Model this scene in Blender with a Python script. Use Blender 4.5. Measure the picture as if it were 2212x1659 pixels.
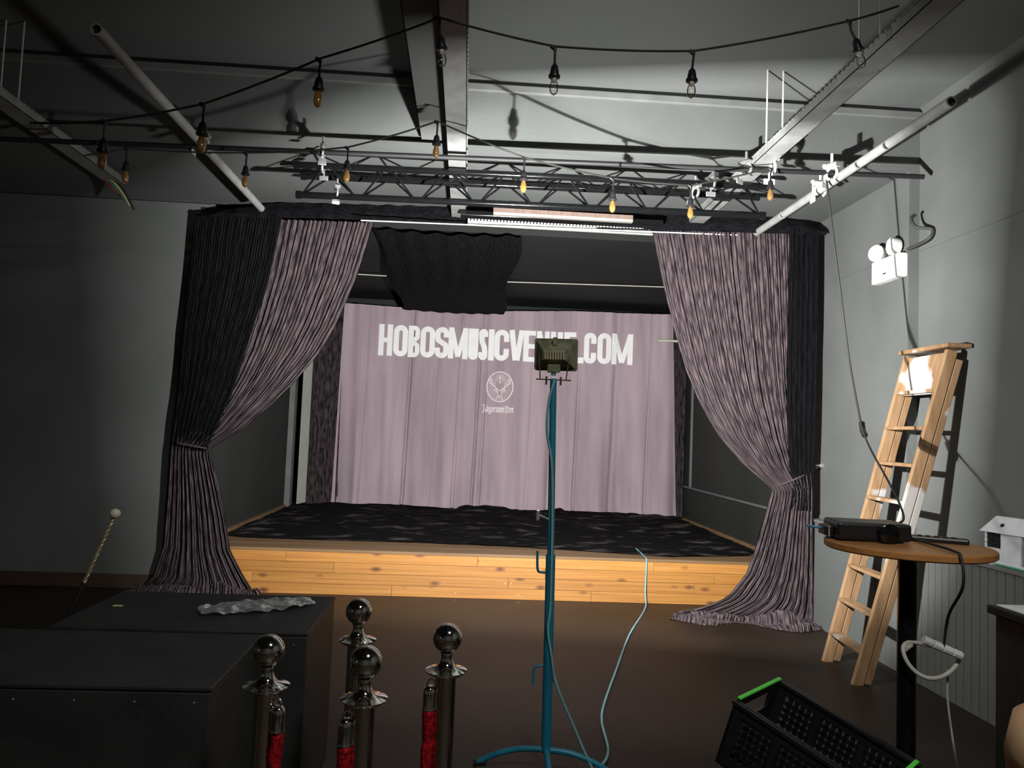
import bpy, bmesh, math, random
from mathutils import Vector, Matrix, noise
random.seed(7)
for o in list(bpy.data.objects): bpy.data.objects.remove(o)
SC = bpy.context.scene
COL = SC.collection
PI = math.pi

# ------------------------------------------------------------------ camera
cam_d = bpy.data.cameras.new('camera'); cam = bpy.data.objects.new('camera', cam_d); COL.objects.link(cam)
cam_d.sensor_width = 36.0; cam_d.lens = 1700 / 2212 * 36.0; cam_d.clip_start = 0.05; cam_d.clip_end = 100
vy = Vector((1003 - 1106, -(927 - 829.5), -1700)).normalized()      # room depth axis in camera space
hz = Vector((2003 - 1106, -(967 - 829.5), -1700))
vz = hz.cross(vy).normalized()
if vz.y < 0: vz = -vz
vx = vy.cross(vz)
R = Matrix((vx, vy, vz))                                            # camera -> world
cam.matrix_world = Matrix.Translation((0, 0, 1.6)) @ R.to_4x4()
SC.camera = cam

# ------------------------------------------------------------------ world, light, exposure
w = bpy.data.worlds.new('world'); SC.world = w; w.use_nodes = True
w.node_tree.nodes['Background'].inputs[0].default_value = (0.5, 0.55, 0.5, 1)
w.node_tree.nodes['Background'].inputs[1].default_value = 0.0
SC.view_settings.view_transform = 'Standard'; SC.view_settings.look = 'None'
SC.view_settings.exposure = 0.0; SC.view_settings.gamma = 1.0
SC.view_settings.use_curve_mapping = False
LAMP_POS = Vector((0.418, 3.777, 1.975)); LAMP_YAW = math.radians(-13); LAMP_PITCH = math.radians(7)
LAMP_POWER = 420.0; FRONT_FILL_POWER = 90.0; DOWNLIGHT_POWER = 115.0; SCONCE_POWER = 5.0

# ------------------------------------------------------------------ materials
MATS = {}
def mat(name, c1, c2=None, rough=0.7, metal=0.0, scale=(8, 8, 8), bump=0.0, bscale=None, lo=0.35, hi=0.65,
        spec=0.5, sheen=0.0, detail=4.0, rvar=0.0, coord='Object'):
    if name in MATS: return MATS[name]
    m = bpy.data.materials.new(name); m.use_nodes = True
    n = m.node_tree.nodes; l = m.node_tree.links
    b = n['Principled BSDF']
    b.inputs['Roughness'].default_value = rough; b.inputs['Metallic'].default_value = metal
    b.inputs['Specular IOR Level'].default_value = spec
    if sheen: b.inputs['Sheen Weight'].default_value = sheen
    c2 = c2 or tuple(x * 0.8 for x in c1)
    tc = n.new('ShaderNodeTexCoord'); mp = n.new('ShaderNodeMapping'); mp.inputs['Scale'].default_value = scale
    nz = n.new('ShaderNodeTexNoise'); nz.inputs['Scale'].default_value = 1.0; nz.inputs['Detail'].default_value = detail
    rp = n.new('ShaderNodeValToRGB')
    rp.color_ramp.elements[0].position = lo; rp.color_ramp.elements[1].position = hi
    rp.color_ramp.elements[0].color = (*c2, 1); rp.color_ramp.elements[1].color = (*c1, 1)
    l.new(tc.outputs[coord], mp.inputs[0]); l.new(mp.outputs[0], nz.inputs['Vector'])
    l.new(nz.outputs['Fac'], rp.inputs[0]); out = rp.outputs[0]
    if rvar:
        oi = n.new('ShaderNodeObjectInfo'); hs = n.new('ShaderNodeHueSaturation')
        mr = n.new('ShaderNodeMapRange'); mr.inputs[3].default_value = 1 - rvar; mr.inputs[4].default_value = 1 + rvar
        l.new(oi.outputs['Random'], mr.inputs[0]); l.new(mr.outputs[0], hs.inputs['Value'])
        l.new(out, hs.inputs['Color']); out = hs.outputs[0]
    l.new(out, b.inputs['Base Color'])
    if bump:
        mp2 = n.new('ShaderNodeMapping'); mp2.inputs['Scale'].default_value = bscale or scale
        nz2 = n.new('ShaderNodeTexNoise'); nz2.inputs['Scale'].default_value = 1.0; nz2.inputs['Detail'].default_value = 6
        bp = n.new('ShaderNodeBump'); bp.inputs['Strength'].default_value = bump; bp.inputs['Distance'].default_value = 0.02
        l.new(tc.outputs[coord], mp2.inputs[0]); l.new(mp2.outputs[0], nz2.inputs['Vector'])
        l.new(nz2.outputs['Fac'], bp.inputs['Height']); l.new(bp.outputs[0], b.inputs['Normal'])
    MATS[name] = m
    return m

def wood_mat(name, c1, c2, cknot, grain=(1.2, 14, 60), knots=True, rough=0.5, rvar=0.12, white=False):
    m = bpy.data.materials.new(name); m.use_nodes = True
    n = m.node_tree.nodes; l = m.node_tree.links; b = n['Principled BSDF']
    b.inputs['Roughness'].default_value = rough
    tc = n.new('ShaderNodeTexCoord'); mp = n.new('ShaderNodeMapping'); mp.inputs['Scale'].default_value = grain
    oi = n.new('ShaderNodeObjectInfo'); vm = n.new('ShaderNodeVectorMath'); vm.operation = 'MULTIPLY_ADD'
    vm.inputs[1].default_value = (1, 1, 1)
    cx = n.new('ShaderNodeCombineXYZ'); mu = n.new('ShaderNodeMath'); mu.operation = 'MULTIPLY'; mu.inputs[1].default_value = 37
    l.new(oi.outputs['Random'], mu.inputs[0]); l.new(mu.outputs[0], cx.inputs[0]); l.new(mu.outputs[0], cx.inputs[1])
    l.new(tc.outputs['Object'], vm.inputs[0]); l.new(cx.outputs[0], vm.inputs[2]); l.new(vm.outputs[0], mp.inputs[0])
    nz = n.new('ShaderNodeTexNoise'); nz.inputs['Detail'].default_value = 5; nz.inputs['Scale'].default_value = 1
    l.new(mp.outputs[0], nz.inputs['Vector'])
    rp = n.new('ShaderNodeValToRGB'); rp.color_ramp.elements[0].position = .3; rp.color_ramp.elements[1].position = .7
    rp.color_ramp.elements[0].color = (*c2, 1); rp.color_ramp.elements[1].color = (*c1, 1)
    l.new(nz.outputs['Fac'], rp.inputs[0]); out = rp.outputs[0]
    if knots:
        mpk = n.new('ShaderNodeMapping'); mpk.inputs['Scale'].default_value = (3.0, 3.0, 6.5)
        vo = n.new('ShaderNodeTexVoronoi'); vo.inputs['Scale'].default_value = 1.0
        l.new(vm.outputs[0], mpk.inputs[0]); l.new(mpk.outputs[0], vo.inputs['Vector'])
        kr = n.new('ShaderNodeValToRGB'); kr.color_ramp.elements[0].position = .06; kr.color_ramp.elements[1].position = .2
        kr.color_ramp.elements[0].color = (1, 1, 1, 1); kr.color_ramp.elements[1].color = (0, 0, 0, 1)
        l.new(vo.outputs['Distance'], kr.inputs[0])
        mx = n.new('ShaderNodeMixRGB'); mx.inputs[2].default_value = (*cknot, 1)
        l.new(kr.outputs[0], mx.inputs[0]); l.new(out, mx.inputs[1]); out = mx.outputs[0]
    if white:                                                   # old white paint spilt on the wood
        nw = n.new('ShaderNodeTexNoise'); nw.inputs['Scale'].default_value = 2.6; nw.inputs['Detail'].default_value = 3
        ofs = n.new('ShaderNodeMapping'); ofs.inputs['Location'].default_value = (3.1, 1.7, .9); l.new(tc.outputs['Object'], ofs.inputs[0]); l.new(ofs.outputs[0], nw.inputs['Vector'])
        kr = n.new('ShaderNodeValToRGB'); kr.color_ramp.elements[0].position = .58; kr.color_ramp.elements[1].position = .62
        l.new(nw.outputs['Fac'], kr.inputs[0])
        mx = n.new('ShaderNodeMixRGB'); mx.inputs[2].default_value = (.42, .39, .37, 1)
        l.new(kr.outputs[0], mx.inputs[0]); l.new(out, mx.inputs[1]); out = mx.outputs[0]
    hs = n.new('ShaderNodeHueSaturation'); mr = n.new('ShaderNodeMapRange')
    mr.inputs[3].default_value = 1 - rvar; mr.inputs[4].default_value = 1 + rvar
    l.new(oi.outputs['Random'], mr.inputs[0]); l.new(mr.outputs[0], hs.inputs['Value']); l.new(out, hs.inputs['Color'])
    l.new(hs.outputs[0], b.inputs['Base Color'])
    return m

def glass_mat(name, tint, gloss=0.12, rough=0.05, body=None):
    m = bpy.data.materials.new(name); m.use_nodes = True
    n = m.node_tree.nodes; l = m.node_tree.links; n.clear()
    o = n.new('ShaderNodeOutputMaterial'); t = n.new('ShaderNodeBsdfTransparent'); t.inputs[0].default_value = (*tint, 1)
    g = n.new('ShaderNodeBsdfGlossy'); g.inputs['Roughness'].default_value = rough
    lw = n.new('ShaderNodeLayerWeight'); lw.inputs[0].default_value = gloss * 3
    mx = n.new('ShaderNodeMixShader'); ad = n.new('ShaderNodeMath'); ad.operation = 'ADD'; ad.inputs[1].default_value = gloss; ad.use_clamp = True
    l.new(lw.outputs['Fresnel'], ad.inputs[0]); l.new(ad.outputs[0], mx.inputs[0])
    l.new(t.outputs[0], mx.inputs[1]); l.new(g.outputs[0], mx.inputs[2]); out = mx.outputs[0]
    if body:
        tr = n.new('ShaderNodeBsdfTranslucent'); tr.inputs[0].default_value = (*body, 1)
        df = n.new('ShaderNodeBsdfDiffuse'); df.inputs[0].default_value = (*body, 1); m1 = n.new('ShaderNodeMixShader')
        l.new(tr.outputs[0], m1.inputs[1]); l.new(df.outputs[0], m1.inputs[2])
        m2 = n.new('ShaderNodeMixShader'); m2.inputs[0].default_value = .28; l.new(out, m2.inputs[1]); l.new(m1.outputs[0], m2.inputs[2]); out = m2.outputs[0]
    l.new(out, o.inputs[0])
    return m

M = {}
M['wall'] = mat('grey wall paint', (.128, .134, .13), (.104, .111, .106), rough=.75, scale=(1.3, 1.3, 1.3), bump=.08, bscale=(40, 40, 40), spec=.25)
M['ceil'] = mat('grey ceiling paint', (.125, .13, .128), (.105, .112, .108), rough=.8, scale=(.8, .8, .8), bump=.06, bscale=(30, 30, 30), spec=.2)
M['stagewall'] = mat('dark stage wall paint', (.03, .033, .03), (.023, .026, .023), rough=.7, scale=(1, 1, 1), bump=.05, bscale=(30, 30, 30), spec=.25)
M['stageceil'] = mat('black stage ceiling paint', (.019, .021, .02), (.014, .016, .015), rough=.8, scale=(1.5, 1.5, 1.5), spec=.2)
M['floor'] = mat('brown vinyl floor', (.026, .0165, .0105), (.018, .0115, .0078), rough=.5, scale=(1.5, 1.5, 1.5), bump=.05, bscale=(60, 60, 60), spec=.3)
M['trim'] = mat('grey trim paint', (.15, .155, .15), (.12, .125, .12), rough=.6, scale=(5, 5, 5))
M['paleboard'] = mat('pale painted board', (.3, .31, .27), (.24, .25, .22), rough=.6, scale=(3, 3, 1))
M['skirt'] = mat('brown skirting', (.05, .03, .022), rough=.6)
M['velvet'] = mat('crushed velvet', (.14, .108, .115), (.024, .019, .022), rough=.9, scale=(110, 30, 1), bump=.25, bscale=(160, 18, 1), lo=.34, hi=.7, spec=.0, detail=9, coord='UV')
M['velvetdark'] = mat('black velvet', (.014, .0125, .015), (.003, .003, .004), rough=.95, scale=(110, 16, 1), bump=.25, bscale=(120, 12, 1), lo=.4, hi=.75, coord='UV', spec=.08, detail=6)
M['velvetback'] = mat('worn black velvet', (.075, .058, .062), (.012, .01, .011), rough=.9, scale=(14, 22, 1), bump=.4, bscale=(40, 20, 1), coord='UV', spec=.08, detail=6)
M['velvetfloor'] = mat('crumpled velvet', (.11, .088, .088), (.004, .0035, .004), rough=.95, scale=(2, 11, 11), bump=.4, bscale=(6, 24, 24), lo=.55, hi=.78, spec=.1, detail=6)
M['backdrop'] = mat('mauve grey backdrop cloth', (.45, .352, .388), (.345, .272, .3), rough=.9, scale=(5, 5, .7), bump=.12, bscale=(12, 12, 1.2), spec=.1)
M['print'] = mat('white printed lettering', (.95, .94, .94), (.9, .89, .89), rough=.8)
M['printthin'] = mat('thin white print', (.85, .78, .8), (.75, .68, .7), rough=.8)
M['pine'] = wood_mat('varnished pine', (.47, .22, .05), (.33, .135, .028), (.12, .04, .015), rvar=.16)
M['deck'] = wood_mat('worn deck board', (.24, .14, .065), (.15, .088, .04), (.06, .04, .02), knots=False, rvar=.15, rough=.6)
M['ladder'] = wood_mat('ladder wood', (.33, .205, .11), (.21, .12, .06), (.1, .05, .03), grain=(20, 20, 2), knots=False, rvar=.08, white=True)
M['tabletop'] = wood_mat('brown table top', (.52, .24, .075), (.38, .16, .045), (.1, .05, .02), grain=(3, 30, 30), knots=False, rvar=0, rough=.4)
M['nail'] = mat('nail head', (.7, .6, .5), rough=.3, metal=.7)
M['blackmetal'] = mat('gloss black metal', (.006, .0065, .007), rough=.13, spec=.35, scale=(20, 20, 20))
M['blackmatte'] = mat('matt black', (.012, .012, .013), rough=.6, scale=(20, 20, 20))
M['blackplastic'] = mat('black plastic', (.014, .014, .016), rough=.4, scale=(20, 20, 20))
M['cabinet'] = mat('black painted cabinet', (.02, .022, .021), (.012, .013, .013), rough=.55, scale=(4, 4, 4), bump=.1, bscale=(50, 50, 50))
M['traygrey'] = mat('grey painted tray', (.27, .275, .27), (.2, .205, .2), rough=.5, scale=(8, 8, 8), bump=.15, bscale=(60, 60, 60))
M['pipegrey'] = mat('pale grey painted pipe', (.36, .355, .345), (.29, .29, .28), rough=.5, scale=(10, 10, 10))
M['whitemetal'] = mat('pale painted clamp', (.62, .62, .58), (.5, .5, .46), rough=.4, scale=(20, 20, 20))
M['zinc'] = mat('bright zinc', (.75, .76, .75), (.6, .61, .6), rough=.3, metal=.8, scale=(20, 20, 20))
M['chrome'] = mat('polished chrome', (.78, .75, .7), (.74, .71, .66), rough=.07, metal=1.0)
M['rope'] = mat('red velvet rope', (.36, .008, .014), (.09, .002, .004), rough=.9, scale=(60, 60, 40), bump=.6, bscale=(80, 80, 60), spec=.1)
M['bluepaint'] = mat('blue painted tube', (.015, .20, .30), (.01, .14, .23), rough=.4, scale=(12, 12, 3), lo=.3, hi=.6)
M['bluecable'] = mat('pale blue cable', (.2, .42, .45), rough=.5)
M['olive'] = mat('olive painted casting', (.24, .25, .15), (.13, .14, .085), rough=.45, scale=(25, 25, 25), spec=.5)
M['brass'] = mat('dull brass', (.62, .56, .34), rough=.5, metal=.15)
M['rust'] = mat('rusty wire', (.1, .06, .045), rough=.7)
M['whiteplastic'] = mat('white plastic', (.82, .82, .8), rough=.45)
M['whitecable'] = mat('white cable', (.6, .58, .52), rough=.5)
M['paper'] = mat('white card', (.7, .7, .68), rough=.7)
M['lantern'] = mat('white lantern paint', (.7, .72, .74), rough=.5)
M['green'] = mat('green handle plastic', (.12, .8, .08), (.1, .65, .06), rough=.4)
M['tan'] = mat('tan leather', (.45, .3, .17), (.35, .2, .1), rough=.6, scale=(9, 9, 9))
M['amber'] = glass_mat('amber bulb glass', (1, .75, .35), gloss=.2, rough=.1, body=(.85, .52, .16))
M['clearbulb'] = glass_mat('clear bulb glass', (.97, .96, .92), gloss=.07, rough=.06)
M['filament'] = mat('filament', (.85, .6, .2), rough=.4, metal=.3)
M['plasticbag'] = glass_mat('clear plastic bag', (.8, .85, .85), gloss=.4, rough=.22, body=(.8, .85, .85))
M['lightbox'] = mat('strip diffuser', (.36, .33, .29), rough=.35)
M['brownstrip'] = mat('brown strip housing', (.2, .14, .11), (.15, .1, .08), rough=.5, scale=(60, 10, 10))
M['canegold'] = mat('twisted cane metal', (.55, .5, .3), (.35, .3, .15), rough=.4, metal=.5, scale=(30, 30, 30))
M['cream'] = mat('cream knob', (.7, .68, .55), rough=.5)
M['yellow'] = mat('yellow sticker', (.75, .7, .3), rough=.6)
M['cablegrey'] = mat('grey cable', (.025, .027, .022), rough=.6)
M['red'] = mat('red wire', (.4, .06, .04), rough=.6)
M['greencable'] = mat('green cable', (.06, .3, .16), rough=.6)

# ------------------------------------------------------------------ mesh builder
class MB:
    def __init__(s): s.v = []; s.f = []; s.uv = None
    def quad(s, a, b, c, d):
        i = len(s.v); s.v += [tuple(a), tuple(b), tuple(c), tuple(d)]; s.f.append((i, i+1, i+2, i+3)); return s
    def box(s, x0, x1, y0, y1, z0, z1, m=None):
        p = [Vector((x, y, z)) for z in (z0, z1) for y in (y0, y1) for x in (x0, x1)]
        if m: p = [m @ q for q in p]
        i = len(s.v); s.v += [tuple(q) for q in p]
        for q in ((0,2,3,1),(4,5,7,6),(0,1,5,4),(2,6,7,3),(0,4,6,2),(1,3,7,5)): s.f.append(tuple(i+k for k in q))
        return s
    def hexa(s, pts):
        i = len(s.v); s.v += [tuple(q) for q in pts]
        for q in ((0,2,3,1),(4,5,7,6),(0,1,5,4),(2,6,7,3),(0,4,6,2),(1,3,7,5)): s.f.append(tuple(i+k for k in q))
        return s
    def tube(s, pts, r, n=8, cap=True, closed=False):
        pts = [Vector(p) for p in pts]; k = len(pts)
        rs = r if isinstance(r, (list, tuple)) else [r]*k
        base = len(s.v); up = None
        for i, p in enumerate(pts):
            if closed: t = pts[(i+1) % k] - pts[i-1]
            else: t = pts[min(i+1, k-1)] - pts[max(i-1, 0)]
            t.normalize()
            if up is None:
                a = Vector((0,0,1)) if abs(t.z) < .9 else Vector((1,0,0)); up = (a - t*a.dot(t)).normalized()
            else:
                up = (up - t*up.dot(t))
                if up.length < 1e-5: up = t.orthogonal()
                up.normalize()
            q = t.cross(up)
            for j in range(n):
                a = 2*PI*j/n; s.v.append(tuple(p + (up*math.cos(a) + q*math.sin(a))*rs[i]))
        for i in range(k if closed else k-1):
            i2 = (i+1) % k
            for j in range(n):
                j2 = (j+1) % n
                s.f.append((base+i*n+j, base+i*n+j2, base+i2*n+j2, base+i2*n+j))
        if cap and not closed:
            s.f.append(tuple(base+j for j in reversed(range(n)))); s.f.append(tuple(base+(k-1)*n+j for j in range(n)))
        return s
    def lathe(s, prof, n=24, m=None):
        base = len(s.v); k = len(prof)
        for r, z in prof:
            for j in range(n):
                a = 2*PI*j/n; q = Vector((r*math.cos(a), r*math.sin(a), z)); q = m @ q if m else q; s.v.append(tuple(q))
        for i in range(k-1):
            for j in range(n):
                j2 = (j+1) % n; s.f.append((base+i*n+j, base+i*n+j2, base+(i+1)*n+j2, base+(i+1)*n+j))
        s.f.append(tuple(base+j for j in reversed(range(n)))); s.f.append(tuple(base+(k-1)*n+j for j in range(n)))
        return s
    def grid(s, fn, nu, nv):
        base = len(s.v); s.uv = [(j/nu, i/nv) for i in range(nv+1) for j in range(nu+1)]
        for i in range(nv+1):
            for j in range(nu+1): s.v.append(tuple(fn(j/nu, i/nv)))
        for i in range(nv):
            for j in range(nu):
                a = base+i*(nu+1)+j; s.f.append((a, a+1, a+nu+2, a+nu+1))
        return s
    def mesh(s, name, m, smooth=None):
        me = bpy.data.meshes.new(name); me.from_pydata(s.v, [], s.f); me.update()
        bm = bmesh.new(); bm.from_mesh(me); bmesh.ops.recalc_face_normals(bm, faces=bm.faces); bm.to_mesh(me); bm.free()
        if s.uv and len(s.uv) == len(me.vertices):
            ul = me.uv_layers.new(name='UVMap')
            for lp_ in me.loops: ul.data[lp_.index].uv = s.uv[lp_.vertex_index]
        me.materials.append(M[m] if isinstance(m, str) else m)
        if smooth is not None:
            me.polygons.foreach_set('use_smooth', [True]*len(me.polygons))
            if smooth < 180: me.set_sharp_from_angle(angle=math.radians(smooth))
        return me
    def build(s, name, m, parent=None, smooth=None, bevel=0):
        o = bpy.data.objects.new(name, s.mesh(name, m, smooth)); COL.objects.link(o)
        if parent: o.parent = parent
        if bevel:
            b = o.modifiers.new('bevel', 'BEVEL'); b.width = bevel; b.segments = 2; b.limit_method = 'ANGLE'
        return o
def tag(o, label, cat, group=None):
    o['label'] = label; o['category'] = cat
    if group: o['group'] = group
    return o
def struct(o): o['kind'] = 'structure'; return o
def thing(name, label, cat, loc=(0,0,0), rz=0, group=None, rot=None):
    o = bpy.data.objects.new(name, None); COL.objects.link(o); o.location = loc; o.empty_display_size = .1
    o.rotation_euler = rot if rot else (0, 0, rz)
    return tag(o, label, cat, group)
def inst(name, me, parent=None, loc=(0,0,0), rot=(0,0,0)):
    o = bpy.data.objects.new(name, me); COL.objects.link(o); o.location = loc; o.rotation_euler = rot
    if parent: o.parent = parent
    return o
def interp(tab, x):
    if x <= tab[0][0]: return tab[0][1]
    for (a, b), (c, d) in zip(tab, tab[1:]):
        if x <= c: return b + (d-b)*(x-a)/(c-a)
    return tab[-1][1]
def smooth_path(pts, k=6):
    pts = [Vector(p) for p in pts]; out = []
    for i in range(len(pts)-1):
        p0 = pts[max(i-1,0)]; p1 = pts[i]; p2 = pts[i+1]; p3 = pts[min(i+2, len(pts)-1)]
        for j in range(k):
            t = j/k
            out.append(.5*((2*p1) + (p2-p0)*t + (2*p0-5*p1+4*p2-p3)*t*t + (3*p1-p0-3*p2+p3)*t**3))
    out.append(pts[-1]); return out

# ------------------------------------------------------------------ the room
HC, HL, HS = 4.15, 3.66, 3.52          # main ceiling, lower ceiling, stage ceiling
YB, YP = 5.6, 7.6                      # bulkhead, stage front
XR, XN, XL = 3.24, 3.32, -6.0
struct(MB().box(XL-.1, XN+.1, -3.1, 7.9, -.1, 0).build('floor', 'floor'))
struct(MB().box(XL-.1, XN+.1, -3.1, YB+.1, HC, HC+.1).build('ceiling', 'ceil'))
struct(MB().box(XL-.1, XR+.08, YB+.1, YP, HL, HL+.1).build('ceiling', 'ceil'))
struct(MB().box(-2.6, XR+.08, YP, 12.1, HS, HS+.1).build('ceiling', 'stageceil'))
struct(MB().box(XL-.1, XR, YB, YB+.1, HL, HC).build('wall_front', 'wall'))
struct(MB().box(XL-.1, XN, YB-.035, YB, HC-.10, HC-.045).build('trim_1', 'trim', bevel=.006))
struct(MB().box(XL-.1, -2.48, YP+.02, YP+.14, 0, HL).build('wall_front', 'wall'))
struct(MB().box(XL-.1, XL, -3, YP, 0, HC).build('wall_left', 'wall'))
struct(MB().box(XL-.1, XN+.1, -3.1, -3, 0, HC).build('wall_rear', 'wall'))
wr = MB().box(XN, XN+.1, -3, YB, 0, HC).box(XR, XR+.08, YB, YP, 0, HC)
struct(wr.build('wall_right', 'wall'))
struct(MB().box(XR-.004, XR+.08, YP, 12.1, 0, HS).build('wall_right', 'stagewall'))
struct(MB().box(-2.6, -2.48, YP+.14, 12.1, 0, HS).build('wall_left', 'stagewall'))
struct(MB().box(-2.6, XR+.08, 12.0, 12.1, 0, HS).build('wall_back', 'stagewall'))
struct(MB().box(XL, -2.5, YP-.0, YP+.02, 0, .13).build('baseboard_front', 'skirt', bevel=.006))
struct(MB().box(XN-.006, XN, -3, YB-.02, 3.05, 3.06).build('trim_2', 'wall'))
struct(MB().box(XR-.006, XR, YB+.02, 7.0, 3.05, 3.06).build('trim_3', 'wall'))
struct(MB().box(XR-.03, XR-.004, 7.9, 11.4, .885, .91).build('trim_4', 'trim'))
struct(MB().box(XR-.03, XR-.004, 11.02, 11.06, .91, 2.6).build('trim_5', 'trim'))
struct(MB().box(-2.48, -2.44, YP+.3, 11.3, .42, .45).build('baseboard_left', 'deck'))
struct(MB().box(XR-.04, XR-.005, YP+.3, 11.3, .42, .45).build('baseboard_right', 'deck'))
struct(MB().box(-2.34, -2.16, 11.44, 11.5, .42, 3.2).build('trim_6', 'paleboard'))
struct(MB().box(-2.475, -2.40, 11.25, 11.4, .42, 2.3).build('trim_7', 'trim'))
# boarded dado on the right
dado = MB().box(3.165, XR, 2.0, 7.3, 0, .905).build('wall_right', 'wall'); struct(dado)
bd = MB().box(0, .015, .003, .072, .0, .9).mesh('board', 'wall')
for i in range(70): inst('board', bd, dado, (3.151, 2.0 + i*.0755, 0))
MB().box(3.135, XN, 2.0, YB, .9, .925).box(3.135, XR, YB, 7.28, .9, .925).build('ledge', 'trim', dado, bevel=.005)

# ------------------------------------------------------------------ stage platform
stage = thing('stage', 'low stage platform faced with knotty varnished pine boards', 'stage', (.38, YP, 0))
X0, X1 = -2.46 - .38, XR - .01 - .38
rows = 4; bh = .40/rows
cuts = [[-2.0, -.2, 1.5], [-1.55, .45, 2.1], [-2.3, .1, 1.9], [-1.0, .9]]
for r in range(rows):
    xs = [X0] + cuts[r] + [X1]; z0 = (rows-1-r)*bh
    for a, b in zip(xs, xs[1:]):
        o = MB().box(a+.001, b-.001, -.022, 0, z0+.001, z0+bh-.0015).build('plank', 'pine', stage, bevel=.002)
        nl = MB()
        for xx in (a+.03, b-.03): nl.lathe([(.007, 0), (.006, .003)], 8, Matrix.Translation((xx, -.022, z0+bh*.5)) @ Matrix.Rotation(PI/2, 4, 'X'))
        k = a+.6
        while k < b-.4: nl.lathe([(.007, 0), (.006, .003)], 8, Matrix.Translation((k, -.022, z0+bh*.45)) @ Matrix.Rotation(PI/2, 4, 'X')); k += .6
        nl.build('nails', 'nail', o)['kind'] = 'stuff'
MB().box(X0, X1, .001, 4.38, 0, .395).build('frame', 'blackmatte', stage)
ddk = MB().box(X0, X1, .0005, .1195, 0, .025).mesh('deck_board', 'deck')
for i in range(37): inst('deck_board', ddk, stage, (0, -.03 + i*.12, .396))

# ------------------------------------------------------------------ drapes
def nz(x, y, z=0.0): return noise.noise(Vector((x, y, z)))
def YC(x): return 7.22 - .095*x
def at_curtain(x, z):
    Y = 7.2
    for _ in range(3): Y = YC(x*Y/7.1)
    return x*Y/7.1, 1.6 + (z-1.6)*Y/7.1
def edge(tab):
    t = sorted((at_curtain(x, z)[1], at_curtain(x, z)[0]) for x, z in tab); return t
def drape(name, m, left, right, ztop, zbot, folds, seed, dy=0.0, amp=.035, nu=420, nv=90, pool=None, fine=3.1, crumple=.012, tie=None):
    L = edge(left); Rr = edge(right)
    def fn(u, v):
        if pool:
            vv = min(v/.82, 1.0); p = max(0, (v-.82)/.18)
        else: vv = v; p = 0
        z = ztop + (zbot-ztop)*vv
        a = interp(L, z); b = interp(Rr, z); wdt = b-a
        uu = u + .012*nz(u*9, z*.6, seed)
        x = a + wdt*uu
        q = uu + .035*nz(u*5, seed, .3) + .014*nz(u*14, seed, 4.1) + .004*nz(u*3, z*.5, seed+3)
        f = (1 - 2.2*abs(math.sin(PI*folds*q))**.7) + .5*(1 - 2*abs(math.sin(PI*folds*2.63*q + seed))**.8) + .5*math.sin(2*PI*folds*.31*q + seed*2) + .4*nz(q*folds*.5, seed, 2.2)
        k = amp*min(1.6, .55 + .45*1.0/max(wdt, .25))
        y = YC(x) + dy + k*f + crumple*nz(x*3, z*2.2, seed+8)
        if tie:
            g = math.exp(-((z-tie)/.22)**2); y += -.03*g + k*f*(-.35*g)
        if p > 0:
            n1 = nz(x*1.9, 3, seed); n2 = nz(x*3.4, p*2.2, seed+2); n3 = nz(x*8, p*5, seed+5)
            y -= pool[0]*p**.8*(.75 + 1.1*n1 + .45*n2)
            x = a + wdt*uu + pool[1]*(u-.5)*p + .04*n2*p
            z = max(.006, zbot*(1-p)**2 + math.sin(PI*min(1, p*1.0))*(.05 + .09*n2 + .04*n3 + .03*n1) + .008*(1-p)**3*f)
        return (x, y, z)
    return MB().grid(fn, nu, nv).build(name, m, smooth=180)
LcR = [(-.898,3.7),(-.898,3.447),(-1.029,2.922),(-1.192,2.494),(-1.322,2.238),(-1.512,1.98),(-1.703,1.766),(-1.971,1.509),(-2.221,1.344),(-2.217,1.275),(-2.141,1.014),(-2.064,.734),(-2.008,.455),(-1.896,.257),(-1.75,.05),(-1.74,0)]
LcL = [(-2.471,3.7),(-2.471,3.425),(-2.496,2.846),(-2.524,2.347),(-2.53,1.813),(-2.554,1.364),(-2.562,.878),(-2.576,.477),(-2.66,.2),(-2.83,.05),(-2.84,0)]
LcB = [(-1.728,3.7),(-1.728,3.425),(-1.777,3.052),(-1.839,2.713),(-1.939,2.334),(-2.07,1.833),(-2.24,1.36),(-2.3,1.2)]
RcL = [(1.66,3.8),(1.66,3.482),(1.735,3.152),(1.809,2.853),(1.905,2.515),(1.999,2.22),(2.137,1.927),(2.317,1.638),(2.539,1.392),(2.781,1.198),(2.826,1.149),(2.766,.895),(2.686,.599),(2.605,.388),(2.438,.176),(2.2,.075),(1.98,.04),(1.93,0)]
RcR = [(3.2,3.8),(3.2,3.582),(3.2,2.7),(3.2,1.845),(3.185,1.374),(3.195,.951),(3.215,.574),(3.235,.241),(3.26,.05),(3.27,0)]
RcB = [(2.93,3.8),(2.931,3.543),(2.93,2.7),(2.93,1.9),(2.97,1.37),(3.0,1.25)]
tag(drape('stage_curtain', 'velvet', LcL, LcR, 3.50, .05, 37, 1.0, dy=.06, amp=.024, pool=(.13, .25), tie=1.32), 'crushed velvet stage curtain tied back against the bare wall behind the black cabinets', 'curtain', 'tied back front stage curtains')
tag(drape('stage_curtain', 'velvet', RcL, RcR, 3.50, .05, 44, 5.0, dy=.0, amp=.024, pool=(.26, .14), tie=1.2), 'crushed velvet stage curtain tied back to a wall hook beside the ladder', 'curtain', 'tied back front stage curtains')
tag(drape('side_drape', 'velvetdark', LcL, LcB, 3.53, 1.3, 30, 9.0, dy=.01, amp=.010, nu=260, nv=60), 'wide plain black velvet drape over the outer half of the stage curtain behind the cabinets', 'drape', 'black side drapes')
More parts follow.
